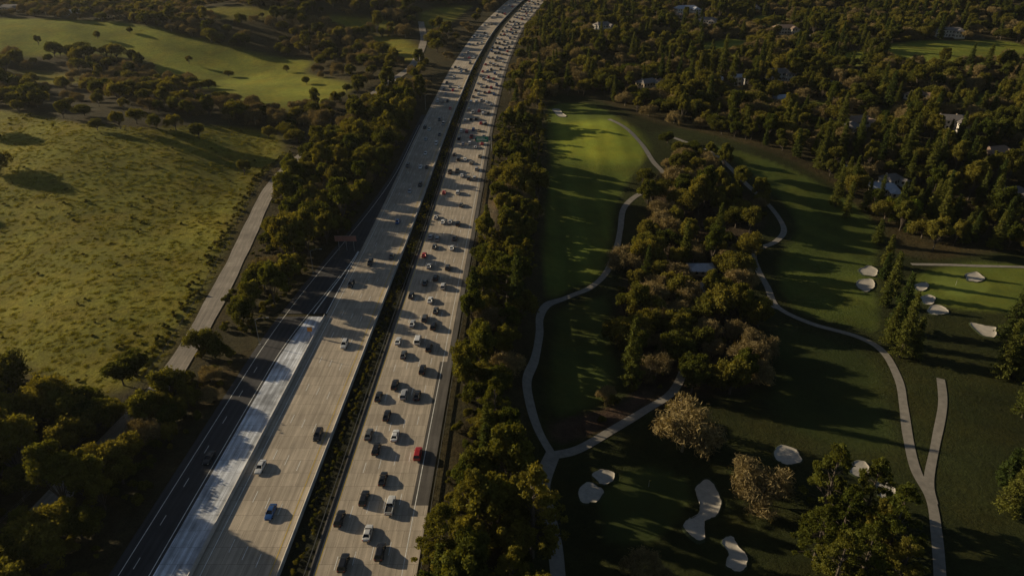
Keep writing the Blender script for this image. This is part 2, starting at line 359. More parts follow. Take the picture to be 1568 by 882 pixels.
bunk=[[(884,757),(895,741),(912,742),(923,752),(915,768),(897,771)],[(908,727),(922,719),(940,726),(938,738),(918,741)],
[(1062,745),(1080,737),(1094,748),(1103,768),(1098,790),(1080,800),(1078,820),(1062,826),(1047,812),(1050,797),(1068,788),(1072,770)],
[(1105,830),(1118,822),(1130,835),(1142,850),(1140,870),(1125,877),(1112,865),(1115,848)],[(1184,690),(1200,683),(1222,692),(1225,706),(1208,713),(1192,706)],
[(1300,712),(1318,706),(1332,716),(1322,730),(1305,727)],[(1340,742),(1356,738),(1370,752),(1362,768),(1345,762)],
[(1402,436),(1416,433),(1422,440),(1412,446),(1402,444)],[(1410,455),(1422,452),(1433,459),(1424,467),(1412,464)],[(1420,472),(1438,468),(1452,476),(1442,483),(1424,481)],
[(1478,420),(1495,418),(1508,427),(1495,432),(1482,430)],[(1487,495),(1508,500),(1526,503),(1520,517),(1500,512)],[(1316,413),(1330,408),(1344,415),(1338,423),(1320,421)],[(1312,432),(1330,427),(1340,437),(1330,446),(1316,444)],
[(846,170),(856,168),(862,175),(868,179),(856,179)],[(1288,256),(1298,254),(1306,258),(1298,261)]]
for b_ in bunk:
    P=smooth(GP(b_),True,5); c0=P.mean(0); B=MB(); n=len(P)
    th=np.linspace(0,2*math.pi,n,endpoint=False); P=c0+(P-c0)*(1+.07*np.sin(3*th+rng.random()*6)+.05*np.sin(5*th+rng.random()*6))[:,None]+rng.normal(size=(n,2))*.1
    rings=[(1.1,.02,0),(1.0,.34,0),(.97,.24,1),(.84,.12,1),(.5,.09,1),(.15,.09,1)]
    vs=[]
    for k,dz,_ in rings:
        for q in P:
            e=c0+(q-c0)*k; vs.append((e[0],e[1],float(T(e[0],e[1]))+dz))
    f0=[(i,(i+1)%n,n+(i+1)%n,n+i) for i in range(n)]
    f1=[(k*n+i,k*n+(i+1)%n,(k+1)*n+(i+1)%n,(k+1)*n+i) for k in range(1,5) for i in range(n)]+[tuple(5*n+i for i in range(n))]
    B.v=vs; B.mats=[M['lip'],M['sand']]; B.f=f0+f1; B.m=[0]*len(f0)+[1]*len(f1)
    obj('sand_bunker',B.mesh('bunker',True))
# ---------------------------------------------------------------- trees
def leaves(C,R,n,size,up=.25,thin=1.,shell=.7,tilt=.6,bt=None,sq=1.):
    C=np.array(C,float);R=np.array(R,float); pr=R**2/np.sum(R**2); i=rng.choice(len(R),n,p=pr)
    dv=rng.normal(size=(n,3)); dv/=np.linalg.norm(dv,axis=1)[:,None]; dv[:,2]=np.where(rng.random(n)<up,np.abs(dv[:,2]),dv[:,2])
    r=R[i]*(shell+(1.12-shell)*rng.random(n))*np.where(rng.random(n)<.12,rng.uniform(1,1.35,n),1); P=C[i]+dv*r[:,None]*np.array([1,1,sq])
    nm=dv*(1-tilt)+rng.normal(size=(n,3))*tilt; nm/=np.linalg.norm(nm,axis=1)[:,None]
    a=np.cross(nm,rng.normal(size=(n,3))); a/=np.linalg.norm(a,axis=1)[:,None]; b=np.cross(nm,a)
    s=size*(.6+.8*rng.random(n))[:,None]*.5
    V=np.stack([P-a*s-b*s*thin*.6,P+a*s*.7-b*s*thin,P+a*s+b*s*thin*.7,P-a*s*.8+b*s*thin],1).reshape(-1,3)
    bt_=rng.random(len(R)) if bt is None else bt
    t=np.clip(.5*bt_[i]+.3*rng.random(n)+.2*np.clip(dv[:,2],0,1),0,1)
    return V,t
def finish(name,B,V,t,lm):
    nv=len(B.v); me=bpy.data.meshes.new(name)
    nf=len(V)//4; allv=np.concatenate([np.array(B.v,float).reshape(-1,3),V]) if nv else V
    lf=[list(f) for f in B.f]; tot=[len(f) for f in lf]+[4]*nf
    vi=np.concatenate([np.array([i for f in lf for i in f],np.int32),np.arange(nf*4,dtype=np.int32)+nv])
    st=np.concatenate([[0],np.cumsum(tot)[:-1]]).astype(np.int32)
    me.vertices.add(len(allv)); me.vertices.foreach_set('co',allv.astype(np.float32).ravel())
    me.loops.add(len(vi)); me.loops.foreach_set('vertex_index',vi)
    me.polygons.add(len(tot)); me.polygons.foreach_set('loop_start',st); me.polygons.foreach_set('loop_total',np.array(tot,np.int32))
    me.update(calc_edges=True)
    for m_ in B.mats: me.materials.append(m_)
    k=len(B.mats); me.materials.append(lm); me.polygons.foreach_set('material_index',np.array(B.m+[k]*nf,np.int32))
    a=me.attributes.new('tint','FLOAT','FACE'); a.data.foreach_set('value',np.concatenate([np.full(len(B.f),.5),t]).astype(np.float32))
    return me
def broad(name,H,W,nb,n,size,lm,trunk=.25,br=(.10,.26),bark='bark'):
    B=MB(); C=[];R=[]; cz=H*(.5+trunk*.35); rz=(H-cz)
    lean=rng.normal(size=2)*W*.06; el=rng.uniform(.8,1.2)
    for i in range(nb):
        dv=rng.normal(size=3); dv/=np.linalg.norm(dv); dv[2]=dv[2] if dv[2]>-.35 else -dv[2]*.6
        q=rng.uniform(.45,.98)
        c=np.array([dv[0]*W*.5*q*el+lean[0],dv[1]*W*.5*q/el+lean[1],cz+dv[2]*rz*q]); r=W*rng.uniform(*br)*.8
        C.append(c);R.append(r)
    fork=np.array([rng.normal()*.2,rng.normal()*.2,H*trunk]); B.limb((0,0,-.5),fork,W*.038,W*.028,M[bark],8)
    for c in C[:14]:
        mid=fork+(c-fork)*.5+np.array([0,0,-.04*H]); B.limb(fork,mid,W*.018,W*.011,M[bark],5); B.limb(mid,c,W*.011,W*.004,M[bark],5)
    V,t=leaves(C,R,n,size,shell=.55); return finish(name,B,V,t,lm)
def conifer(name,H,W,lm,n=7000,size=.5,power=.85,gap=.0):
    B=MB(); B.limb((0,0,-.5),(0,0,H*.97),H*.016+.08,.03,M['bark'],7)
    z=H*.08; br=[]
    while z<H*.98:
        f=1-z/H; rad=W*.5*(f**power)*rng.uniform(.7,1.2)+.15; k=int(6+4*rng.random())
        for j in range(k):
            if rng.random()<gap: continue
            a=rng.random()*6.283; L=rad*rng.uniform(.6,1.15); e=np.array([math.cos(a)*L,math.sin(a)*L,z-L*.15+rng.normal()*.15]); br.append((np.array([0,0,z]),e,rng.random()))
        z+=max(.35,H*.028*rng.uniform(.7,1.3))
    for s,e,_ in br[::2]: B.limb(s,e,.07,.02,M['bark'],4)
    Ls=np.array([np.linalg.norm(e-s)+.3 for s,e,_ in br]); i=rng.choice(len(br),n,p=Ls/Ls.sum())
    S=np.array([b_[0] for b_ in br])[i];E=np.array([b_[1] for b_ in br])[i]; tb=np.array([b_[2] for b_ in br])[i]
    u=(rng.random(n)**.6)[:,None]; C=S+(E-S)*u+rng.normal(size=(n,3))*np.array([.33,.33,.2])*(.5+.5*W/7)
    nm=rng.normal(size=(n,3))*.6+np.array([0,0,.7]); nm/=np.linalg.norm(nm,axis=1)[:,None]
    a=np.cross(nm,rng.normal(size=(n,3))); a/=np.linalg.norm(a,axis=1)[:,None]; b=np.cross(nm,a); s=size*(.6+.8*rng.random(n))[:,None]*.5
    V=np.stack([C-a*s-b*s*.4,C+a*s-b*s*.5,C+a*s*.8+b*s*.5,C-a*s*.8+b*s*.4],1).reshape(-1,3)
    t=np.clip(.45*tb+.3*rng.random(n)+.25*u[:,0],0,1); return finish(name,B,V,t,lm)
def pine(name,H,W,lm,n=9000):
    B=MB(); B.limb((0,0,-.5),(rng.normal()*.3,rng.normal()*.3,H*.95),H*.018+.1,.06,M['bark'],8); C=[];R=[]
    for i in range(85):
        z=H*rng.uniform(.2,1.); f=1-z/H; rad=W*.5*min(1,(f*1.5)**.7)*rng.uniform(.35,1.1)+.2; a=rng.random()*6.283
        c=np.array([math.cos(a)*rad,math.sin(a)*rad,z]); C.append(c); R.append(rng.uniform(.6,1.35))
        if i<60: B.limb((0,0,z-rad*.25),c,.10,.03,M['bark'],4)
    V,t=leaves(C,R,n,.5,.4,.5,.35,.75,sq=.55); return finish(name,B,V,t,lm)
def bare(name,H,W,dens=1.,bark='palebark'):
    B=MB(); ends=[]
    def rec(p,d,L,r,k):
        q=p+d*L; B.limb(p,q,r,r*.62,M[bark],6 if k>2 else 4)
        if k==0: ends.append(q); return
        if k<3: ends.append(q)
        for _ in range(3 if k<4 else 4):
            nd=d+rng.normal(size=3)*.55; nd[2]=nd[2]*.8+.12; nd[:2]*=W/H*1.15; nd/=np.linalg.norm(nd); rec(q,nd,L*rng.uniform(.66,.86),r*.6,k-1)
    rec(np.array([0,0,-.4]),np.array([0.,0,1.]),H*.24,W*.028,5)
    ends=np.array(ends); n=int(7500*dens); i=rng.integers(0,len(ends),n)
    P=ends[i]+rng.normal(size=(n,3))*.55; dv=rng.normal(size=(n,3))+np.array([0,0,.4]); dv/=np.linalg.norm(dv,axis=1)[:,None]
    a=dv*(.25+.35*rng.random(n))[:,None]; b=np.cross(dv,rng.normal(size=(n,3))); b/=np.linalg.norm(b,axis=1)[:,None]; b*=(.045+.05*rng.random(n))[:,None]
    V=np.stack([P-a-b,P+a-b*.5,P+a+b*.5,P-a+b],1).reshape(-1,3); cl=rng.random(len(ends))
    return finish(name,B,V,np.clip(.5*cl[i]+.5*rng.random(n),0,1),M['twig'])
K={}
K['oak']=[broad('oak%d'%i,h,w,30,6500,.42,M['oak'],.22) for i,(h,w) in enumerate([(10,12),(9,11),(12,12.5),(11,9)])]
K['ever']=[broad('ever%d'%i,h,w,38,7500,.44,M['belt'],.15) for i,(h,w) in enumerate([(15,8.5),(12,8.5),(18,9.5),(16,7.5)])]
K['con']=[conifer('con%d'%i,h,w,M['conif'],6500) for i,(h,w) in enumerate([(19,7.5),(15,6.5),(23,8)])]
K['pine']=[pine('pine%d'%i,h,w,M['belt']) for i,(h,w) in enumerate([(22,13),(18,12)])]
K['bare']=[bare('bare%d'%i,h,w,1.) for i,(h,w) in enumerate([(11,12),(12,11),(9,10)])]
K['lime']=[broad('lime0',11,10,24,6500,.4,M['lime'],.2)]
K['shrub']=[broad('shrub%d'%i,h,w,10,1500,.3,M['oak'],.08,(.2,.32)) for i,(h,w) in enumerate([(2.6,3.6),(3.4,4.)])]
NM={'oak':'oak_tree','ever':'evergreen_tree','con':'redwood_tree','pine':'pine_tree','bare':'bare_deciduous_tree','lime':'spring_leaf_tree','shrub':'shrub'}
kinds=[]; PC=bpy.data.collections.new('woodland_tree_kinds')
for k in ('bare','con','ever','oak','pine','lime'):
    for i,me in enumerate(K[k]): kinds.append((k,i)); o=bpy.data.objects.new('k%02d_%s'%(len(kinds),NM[k]),me); PC.objects.link(o)
def instancer(name,P,idx,scl,coll):
    n=len(P); me=bpy.data.meshes.new(name); me.from_pydata([tuple(p) for p in P],[],[])
    a=me.attributes.new('idx','INT','POINT'); a.data.foreach_set('value',np.array(idx,np.int32))
    a=me.attributes.new('scl','FLOAT_VECTOR','POINT'); s=np.array(scl)[:,None]*np.stack([rng.uniform(.9,1.1,n),rng.uniform(.9,1.1,n),rng.uniform(.8,1.2,n)],1); a.data.foreach_set('vector',s.astype(np.float32).ravel())
    a=me.attributes.new('rt','FLOAT_VECTOR','POINT'); r=np.zeros((n,3)); r[:,2]=rng.random(n)*6.283; r[:,:2]=rng.normal(size=(n,2))*.04; a.data.foreach_set('vector',r.astype(np.float32).ravel())
    o=obj(name,me); ng=bpy.data.node_groups.new(name,'GeometryNodeTree')
    ng.interface.new_socket('Geometry',in_out='INPUT',socket_type='NodeSocketGeometry'); ng.interface.new_socket('Geometry',in_out='OUTPUT',socket_type='NodeSocketGeometry')
    gi=ng.nodes.new('NodeGroupInput'); go=ng.nodes.new('NodeGroupOutput'); ci=ng.nodes.new('GeometryNodeCollectionInfo'); ip=ng.nodes.new('GeometryNodeInstanceOnPoints')
    ci.inputs['Collection'].default_value=coll; ci.inputs['Separate Children'].default_value=True; ci.inputs['Reset Children'].default_value=True
    ip.inputs['Pick Instance'].default_value=True
    def na(nm,t):
        x=ng.nodes.new('GeometryNodeInputNamedAttribute'); x.data_type=t; x.inputs['Name'].default_value=nm
        return [q for q in x.outputs if q.enabled and q.name=='Attribute'][0]
    ng.links.new(gi.outputs[0],ip.inputs['Points']); ng.links.new(ci.outputs[0],ip.inputs['Instance'])
    ng.links.new(na('idx','INT'),ip.inputs['Instance Index']); ng.links.new(na('scl','FLOAT_VECTOR'),ip.inputs['Scale']); ng.links.new(na('rt','FLOAT_VECTOR'),ip.inputs['Rotation'])
    ng.links.new(ip.outputs[0],go.inputs[0]); md=o.modifiers.new('scatter','NODES'); md.node_group=ng; return o
def jgrid(x0,x1,y0,y1,s,j=.45):
    a,b=np.meshgrid(np.arange(x0,x1,s),np.arange(y0,y1,s)); a=a.ravel()+rng.uniform(-j,j,a.size)*s; b=b.ravel()+rng.uniform(-j,j,b.size)*s
    return a,b
trees=[]
def addt(k,x,y,s=1.):
    v=rng.integers(0,len(K[k])); trees.append((k,int(v),float(x),float(y),float(s)))
def pick(w): ks=list(w); p=np.array([w[k] for k in ks],float); return ks[rng.choice(len(ks),p=p/p.sum())]
def scatter(poly,s,w,sc=(.75,1.15),keep=1.):
    P=GP(poly) if not isinstance(poly,np.ndarray) else poly
    x,y=jgrid(P[:,0].min(),P[:,0].max(),P[:,1].min(),P[:,1].max(),s); ok=inside(x,y,P)&(rng.random(x.size)<keep)
    for a,b in zip(x[ok],y[ok]): addt(pick(w),a,b,rng.uniform(*sc))
houses=[]
def house(px,py,w,dp,rot,st=1,ri=0,wi=0):
    w*=.82; dp*=.82
    x,y=G(px,py); z=float(T(x,y)); houses.append((x,y,max(w,dp)))
    e=bpy.data.objects.new('house',None); SC.collection.objects.link(e); e.location=(x,y,z); e.rotation_euler=(0,0,rot)
    H=3.*st
    def wing(n,cx,cy,w,d,h,ax):
        B=MB(); B.box(cx-w/2,cx+w/2,cy-d/2,cy+d/2,-1.5,h,WALLS[wi]); obj('walls_'+n,B.mesh('walls'),parent=e)
        B=MB(); o=.7; x0,x1,y0,y1=cx-w/2-o,cx+w/2+o,cy-d/2-o,cy+d/2+o; rh=min(w,d)*.26
        if ax: r=[(x0+d*.35,cy),(x1-d*.35,cy)]; 
        else: r=[(cx,y0+w*.35),(cx,y1-w*.35)]
        vs=[(x0,y0,h),(x1,y0,h),(x1,y1,h),(x0,y1,h),(r[0][0],r[0][1],h+rh),(r[1][0],r[1][1],h+rh)]
        fs=[(0,1,5,4),(2,3,4,5),(3,0,4),(1,2,5),(3,2,1,0)] if ax else [(1,2,5,4),(3,0,4,5),(0,1,4),(2,3,5),(3,2,1,0)]
        B.add(vs,fs,ROOFS[ri]); obj('roof_'+n,B.mesh('roof'),parent=e)
        B=MB()
        for fl in range(int(max(1,round(h/3)))):
            for sx in np.arange(cx-w/2+1.5,cx+w/2-1.4,2.8):
                for sy,sg in ((cy-d/2,-1),(cy+d/2,1)):
                    B.box(sx-.6,sx+.6,min(sy,sy+sg*.06),max(sy,sy+sg*.06),fl*3+.9,fl*3+2.2,M['glass'])
            for sy in np.arange(cy-d/2+1.5,cy+d/2-1.4,2.8):
                for sx,sg in ((cx-w/2,-1),(cx+w/2,1)):
                    B.box(min(sx,sx+sg*.06),max(sx,sx+sg*.06),sy-.6,sy+.6,fl*3+.9,fl*3+2.2,M['glass'])
        obj('windows_'+n,B.mesh('windows'),parent=e)
    wing('main',0,0,w,dp,H,True); wing('side',w*.32,-dp*.62,w*.36,dp*.9,H*.9,False)
    B=MB(); B.box(-.5,.5,-dp/2-.1,-dp/2-.01,0,2.1,M['wood']); obj('door',B.mesh('door'),parent=e)
    B=MB(); B.box(-w*.3-.4,-w*.3+.4,-.1+dp*.1,.7+dp*.1,H,H+2.6,WALLS[2]); obj('chimney',B.mesh('chimney'),parent=e)
hl=[(1050,22,30,14,.2,2,2,1),(1082,40,22,12,-.4,2,0,1),(922,48,20,12,.5,2,0,1),(1030,28,18,11,.9,1,1,0),(1200,52,26,12,.1,2,1,0),(1225,60,16,10,.8,1,0,2),(1450,56,30,12,-.2,2,0,1),(1150,15,18,11,0,1,0,1),
(990,138,18,11,.6,2,0,2),(1190,122,20,12,.2,2,0,1),(1092,126,16,11,-.3,1,2,1),(1195,156,14,9,.3,1,2,1),(1008,132,14,10,1.,1,1,2),(1312,190,20,12,.4,1,1,0),(1450,196,22,12,-.2,2,0,1),(1470,188,14,10,.3,1,0,0),(1522,238,20,12,.3,1,1,2),
(1350,294,16,11,-.2,1,2,0),(1362,280,12,9,.5,1,0,1),(1130,130,12,9,.1,2,2,1),(1300,200,14,10,.9,1,0,2),(1400,150,18,11,.7,1,1,1),(1270,135,18,11,-.6,1,0,0),(1545,300,16,10,.2,1,0,2),(120,24,24,12,.2,1,2,1),(20,16,26,12,-.1,1,0,1),(160,28,14,9,.6,1,0,0)]
for h in hl: house(*h)
cx,cy=G(1073,418); cz=float(T(cx,cy)); e=bpy.data.objects.new('golf_course_shelter',None); SC.collection.objects.link(e); e.location=(cx,cy,cz)
B=MB(); B.box(-4.6,4.6,-3,3,-.5,2.6,WALLS[2]); obj('walls',B.mesh('walls'),parent=e)
B=MB(); B.add([(-5.8,-4.2,2.6),(5.8,-4.2,2.6),(5.8,4.2,2.6),(-5.8,4.2,2.6),(-2.4,0,4.4),(2.4,0,4.4)],[(0,1,5,4),(2,3,4,5),(3,0,4),(1,2,5),(3,2,1,0)],ROOFS[2]); obj('roof',B.mesh('roof'),parent=e)
B=MB()
for s_ in (-2.6,0,2.6): B.box(s_-.6,s_+.6,-3.06,-3.0,.9,2.1,M['glass'])
obj('windows',B.mesh('w'),parent=e)
pt=GP([(1052,432),(1080,434),(1084,462),(1065,474),(1046,470)])
houses.append((cx,cy,13)); houses.append((pt[:,0].mean(),pt[:,1].mean(),8))
B=MB(); B.add([(q[0],q[1],float(T(q[0],q[1]))+.25) for q in pt],[(0,1,2,3,4)],M['path']); obj('patio_pavement',B.mesh('patio'))

W_hill={'oak':5,'bare':3.2,'ever':1.2}; W_res={'oak':4,'bare':2.6,'ever':2.4,'con':2.2}
x,y=jgrid(-900,950,430,1500,9.6)
d=x-XC(y); vis=(np.abs(x)<.80*y+120)&((d<-27)|(d>32))
okm=np.ones(x.size,bool)
for mm in meadows: okm&=sd(x,y,smooth(mm,True,3))<rng.uniform(-2,10,x.size)
for mm in lawns: okm&=~inside(x,y,mm)
okm&=sd(x,y,golfbig)<-3
for fp in (frontP,frontP2): okm&=dseg(x,y,fp,False)>9
clump=np.sin(x/37.+2)*np.sin(y/41.)+.6*np.sin(x/19.+y/23.)
dens=np.where(x<XC(y),np.where(clump>-.35,.92,.3),np.where(clump>-.7,.92,.55))
okm&=rng.random(x.size)<dens
cl2=np.sin(x/53.+1)*np.sin(y/47.+2)
for a,b,c_ in zip(x[vis&okm],y[vis&okm],cl2[vis&okm]):
    left=a<XC(b); W_=dict(W_hill if left else W_res)
    if c_>.25: W_['bare']*=3
    addt(pick(W_),a,b,rng.uniform(.55,1.1) if left else rng.uniform(.65,1.2))
for px,py,s in [(375,268,.8),(305,212,.75),(98,182,.9),(130,178,.7),(150,200,.6),(185,198,.9),(30,175,.8),(240,198,.7),(270,200,.8),(350,118,.6),(470,130,.6),(440,112,.5),(290,98,.6),(60,70,.7),(150,60,.7),(200,52,.6),(412,212,.7),(438,212,.9),(455,220,.9),(10,160,1.1),(60,165,1.),(210,190,.8)]:
    q=G(px,py); addt('oak',*q,s)
WL={'oak':5,'ever':2.5,'bare':.5,'shrub':.6}
scatter([(485,236),(555,172),(615,138),(642,165),(618,235),(572,312),(522,372),(478,425),(430,480),(378,530),(362,515),(392,440),(415,360),(432,300)],7.8,WL,(.75,1.15))
scatter([(-120,590),(0,585),(60,625),(150,648),(140,690),(20,790),(-60,850),(-120,850)],8.2,{'oak':3,'ever':2,'bare':1},(.8,1.25))
# lower-left verge: tall by the frontage road, low by the ramp
VP=GP([(215,650),(260,612),(300,580),(355,548),(345,590),(285,660),(222,730),(150,800),(90,865),(60,930),(-40,930),(-40,880),(80,790),(150,718)])
x,y=jgrid(VP[:,0].min(),VP[:,0].max(),VP[:,1].min(),VP[:,1].max(),6.8); ok=inside(x,y,VP)&(rng.random(x.size)<.93)
for a,b in zip(x[ok],y[ok]):
    e_=float(sm((float(XC(b)+r0(b))-a-3)/16.)); addt(pick({'oak':4,'ever':2,'bare':1.}),a,b,rng.uniform(.42,.6)+.45*e_)
x,y=jgrid(-330,-150,40,175,9.); ok=(sd(x,y,meadow1)<-2)&(dseg(x,y,frontP,False)>9)  # trees on the added off-frame ridge
for a,b in zip(x[ok],y[ok]): addt(pick({'oak':4,'ever':2}),a,b,rng.uniform(.8,1.2))
for a,b in [(-262,330),(-275,300),(-268,262),(-240,236),(-232,222),(-255,245),(-300,380),(-310,350)]: addt('oak',a,b,1.2)
for px,py,s in [(210,575,.9),(190,590,.8),(290,560,.9),(310,545,.8),(330,548,.6),(240,640,.8),(225,650,.8),(120,640,1.),(160,655,.9),(185,660,.8)]: addt('oak',*G(px,py),s)
beltw={'ever':5,'oak':2.5,'con':1.2,'bare':.8,'pine':1.5}
x,y=jgrid(-16,60,60,440,7.2); d=x-XC(y)
BL=GP([(850,60),(846,170),(832,262),(828,350),(812,450),(800,545),(796,600),(812,690),(825,800),(835,900)])
bx=np.interp(y,BL[::-1,1],BL[::-1,0]); ok=(d>30.5)&(x<bx-2)&(rng.random(x.size)<.94)&~((d<37)&(np.abs(y-300)<16))
hmod=.92+.25*np.sin(y/11.3+1)*np.sin(y/29.)-.3*sm((y-320)/60.)
for a,b,hm in zip(x[ok],y[ok],hmod[ok]): addt(pick(beltw),a,b,rng.uniform(.75,1.15)*hm)
WG={'oak':4,'bare':3.5,'ever':2,'con':1.,'shrub':.7}
scatter(midwood,8.8,WG,(.65,1.15),.88)
scatter([(860,660),(940,630),(980,610),(1000,640),(960,655),(900,680)],9,{'shrub':3,'bare':1},(.5,.8),.3)
scatter([(1010,215),(1080,225),(1110,262),(1020,250)],9,WG,(.6,.9),.6)
def tat(k,px,py,s,v=None):
    h={'oak':10,'ever':14,'con':19,'pine':21,'bare':11,'lime':11,'shrub':3}[k]*s
    q=G(px,py,h*.55); 
    v=int(rng.integers(0,len(K[k]))) if v is None else v; trees.append((k,v,float(q[0]),float(q[1]),s))
for t_ in [('bare',1050,652,1.5),('bare',1020,590,1.3),('bare',1160,732,1.3),('bare',1145,545,1.1),('bare',1000,470,1.2),('bare',985,450,1.),('oak',1075,520,.9),('bare',1130,500,.9),('oak',975,425,.9),('con',1102,345,.9),('ever',1090,340,.9),('bare',1080,505,1.),('oak',1035,530,.9),('ever',1130,470,.8),
 ('oak',1105,440,.9),('oak',1045,455,.6),('bare',1060,270,1.),('oak',1010,280,.8),('bare',1160,310,.8),('oak',985,272,.8),('ever',764,655,.85),('ever',805,290,1.1),('ever',800,345,1.15),('ever',722,470,.9),('bare',800,800,.8),('shrub',940,610,1.2),
 ('bare',930,600,.5),('bare',1410,700,.45),('bare',985,865,.7),('bare',1010,875,.6)]: tat(*t_)
for px,py,s in [(1350,345,.9),(1365,375,.95),(1378,395,1.),(1372,420,.9),(1362,440,.8),(1385,465,1.1),(1372,490,.9),(1390,505,1.05),(1412,555,1.25),(1385,525,.85),(1408,510,.9),(1360,400,.8),(1285,290,.9),(1310,270,.8),(1300,310,.8),(1330,300,.8),(1560,480,1.1),(1545,540,.9),(1570,530,1.1),(1582,600,.9),(1555,700,.9),(1580,690,1.),(1565,740,.9),(1600,560,1.),(1430,240,1.1),(1390,230,1.),(1440,260,1.),(1290,250,.9),(1365,210,1.1),(1500,170,1.1),(1530,280,1.1)]: tat('con',px,py,s)
for px,py,s in [(1275,735,1.0),(1300,780,.85),(1340,740,.85),(1375,800,.9),(1260,810,.85),(1390,850,.8),(1330,850,.9),(1285,870,.9),(1350,800,.8)]: tat('pine',px,py,s)
for px,py,s in [(1395,325,1.2),(1375,318,1.),(1168,165,.9),(1180,158,.8)]: tat('lime',px,py,s)
resid=GP([(1180,200),(1290,205),(1440,210),(1720,215),(1720,392),(1568,388),(1420,388),(1370,345),(1300,288),(1205,238),(1095,203),(1000,180)])
x,y=jgrid(60,420,250,432,8.8); ok=inside(x,y,resid)|((x>60)&(sd(x,y,golfbig)<-2)&(y>300)); ok&=rng.random(x.size)<.95
for a,b in zip(x[ok],y[ok]): addt(pick({'con':4,'oak':2.5,'ever':3,'bare':1.4}),a,b,rng.uniform(.6,1.1))
gr=[GP(b_) for b_ in bunk]
tx=np.array([t_[2] for t_ in trees]); ty=np.array([t_[3] for t_ in trees]); ok=np.ones(len(trees),bool)
for P in gpw: ok&=dseg(tx,ty,P,False)>3.2
ok&=dseg(tx,ty,frontP,False)>np.where(ty<165,3.9,5.2)
dd=tx-XC(ty); ok&=(dd<np.minimum(-25,r0(ty)-3.5))|(dd>30)
for P in gr: ok&=~(sd(tx,ty,P)>-2.5)
for hx,hy,hw in houses:
    ok&=np.hypot(tx-hx,ty-hy)>hw*.6+1.5
    ok&=~((np.abs(tx-hx)<hw*.42)&(ty<hy)&(ty>hy-hw*.6-14))
ok|=np.array([t_[0]=='lime' for t_ in trees])
trees=[t_ for t_,k in zip(trees,ok) if k]
fp=[];fi=[];fs=[]; cnt=0
NEARV=430
for k,v,x,y,s in trees:
    z=float(T(x,y))
    if y<NEARV or k=='shrub':
        obj(NM[k],K[k][v],(x,y,z-.1),rng.random()*6.28,(s*rng.uniform(.9,1.1),s*rng.uniform(.9,1.1),s*rng.uniform(.9,1.15))); cnt+=1
    else: fp.append((x,y,z-.2)); fi.append(kinds.index((k,v))); fs.append(s)
instancer('distant_woodland',fp,fi,fs,PC)
print('TREES near',cnt,'far',len(fp))
GC=bpy.data.collections.new('grass_tuft_kinds')
for i in range(3):
    n=70; P=rng.normal(size=(n,3))*np.array([.45,.45,0]); h=rng.uniform(.12,.38,n); a=rng.random(n)*6.28; w=.05
    ln=rng.normal(size=(n,2))*.15
    V=np.stack([P+np.stack([-np.cos(a)*w,-np.sin(a)*w,0*a],1),P+np.stack([np.cos(a)*w,np.sin(a)*w,0*a],1),P+np.stack([np.cos(a)*w*.4+ln[:,0],np.sin(a)*w*.4+ln[:,1],h],1),P+np.stack([-np.cos(a)*w*.4+ln[:,0],-np.sin(a)*w*.4+ln[:,1],h],1)],1).reshape(-1,3)
    o=bpy.data.objects.new('k%d_tuft'%i,finish('tuft',MB(),V,rng.random(n),M['grassb'])); GC.objects.link(o)
x=rng.uniform(-300,-95,9000); y=rng.uniform(110,440,9000)
ok=(sd(x,y,meadow1)>0)&(np.abs(x)<.78*y+20); x=x[ok];y=y[ok]
instancer('meadow_grass',np.stack([x,y,T(x,y)],1),rng.integers(0,3,len(x)),rng.uniform(.6,1.3,len(x)),GC)
SCc=bpy.data.collections.new('undergrowth_kinds')
for i,me in enumerate(K['shrub']): SCc.objects.link(bpy.data.objects.new('k%d_bush'%i,me))
x,y=jgrid(-190,60,70,440,3.4); d=x-XC(y); inb=((d>29)&(x<np.interp(y,BL[::-1,1],BL[::-1,0])-2))
fxl=np.interp(y,frontP[:,1],frontP[:,0]); lf=(d<r0(y)-3)&(x>fxl+5)
ll=(y<150)&(x<fxl-5)&(x>fxl-60)&(sd(x,y,meadow1)<-1)
mw=inside(x,y,midwood); ok=((inb&(rng.random(x.size)<.6)&~((d<37)&(np.abs(y-300)<16)))|(lf&(rng.random(x.size)<np.where(y<230,.5,.3)))|(mw&(rng.random(x.size)<.3))|(ll&(rng.random(x.size)<.4)))
for P in gpw: ok&=dseg(x,y,P,False)>2.8
for hx,hy,hw in houses: ok&=np.hypot(x-hx,y-hy)>hw*.6
x=x[ok];y=y[ok]
instancer('undergrowth_bushes',np.stack([x,y,T(x,y)],1),rng.integers(0,2,len(x)),rng.uniform(.3,.9,len(x)),SCc)
x=rng.uniform(-300,-100,300); y=rng.uniform(120,430,300); ok=(sd(x,y,meadow1)>3); x=x[ok];y=y[ok]
instancer('meadow_weeds',np.stack([x,y,T(x,y)-.1],1),rng.integers(0,2,len(x)),rng.uniform(.12,.4,len(x)),SCc)
# brush line along the meadow edge beside the frontage road
fs_=smooth(frontP,False,40); dd_=np.gradient(fs_,axis=0); dd_/=np.linalg.norm(dd_,axis=1)[:,None]; n_=len(fs_); off=rng.uniform(7.5,13,n_); bq=fs_+np.stack([-dd_[:,1],dd_[:,0]],1)*off[:,None]; kk_=(rng.random(n_)<.6)&(bq[:,1]>170); bq=bq[kk_]
instancer('roadside_brush',np.stack([bq[:,0],bq[:,1],T(bq[:,0],bq[:,1])-.1],1),rng.integers(0,2,len(bq)),rng.uniform(.15,.5,len(bq)),SCc)
y=np.arange(50,620,.9); x=XC(y)+rng.uniform(-1.4,1.6,len(y)); instancer('median_hedge',np.stack([x,y,T(x,y)],1),rng.integers(0,2,len(y)),rng.uniform(.14,.3,len(y)),SCc)
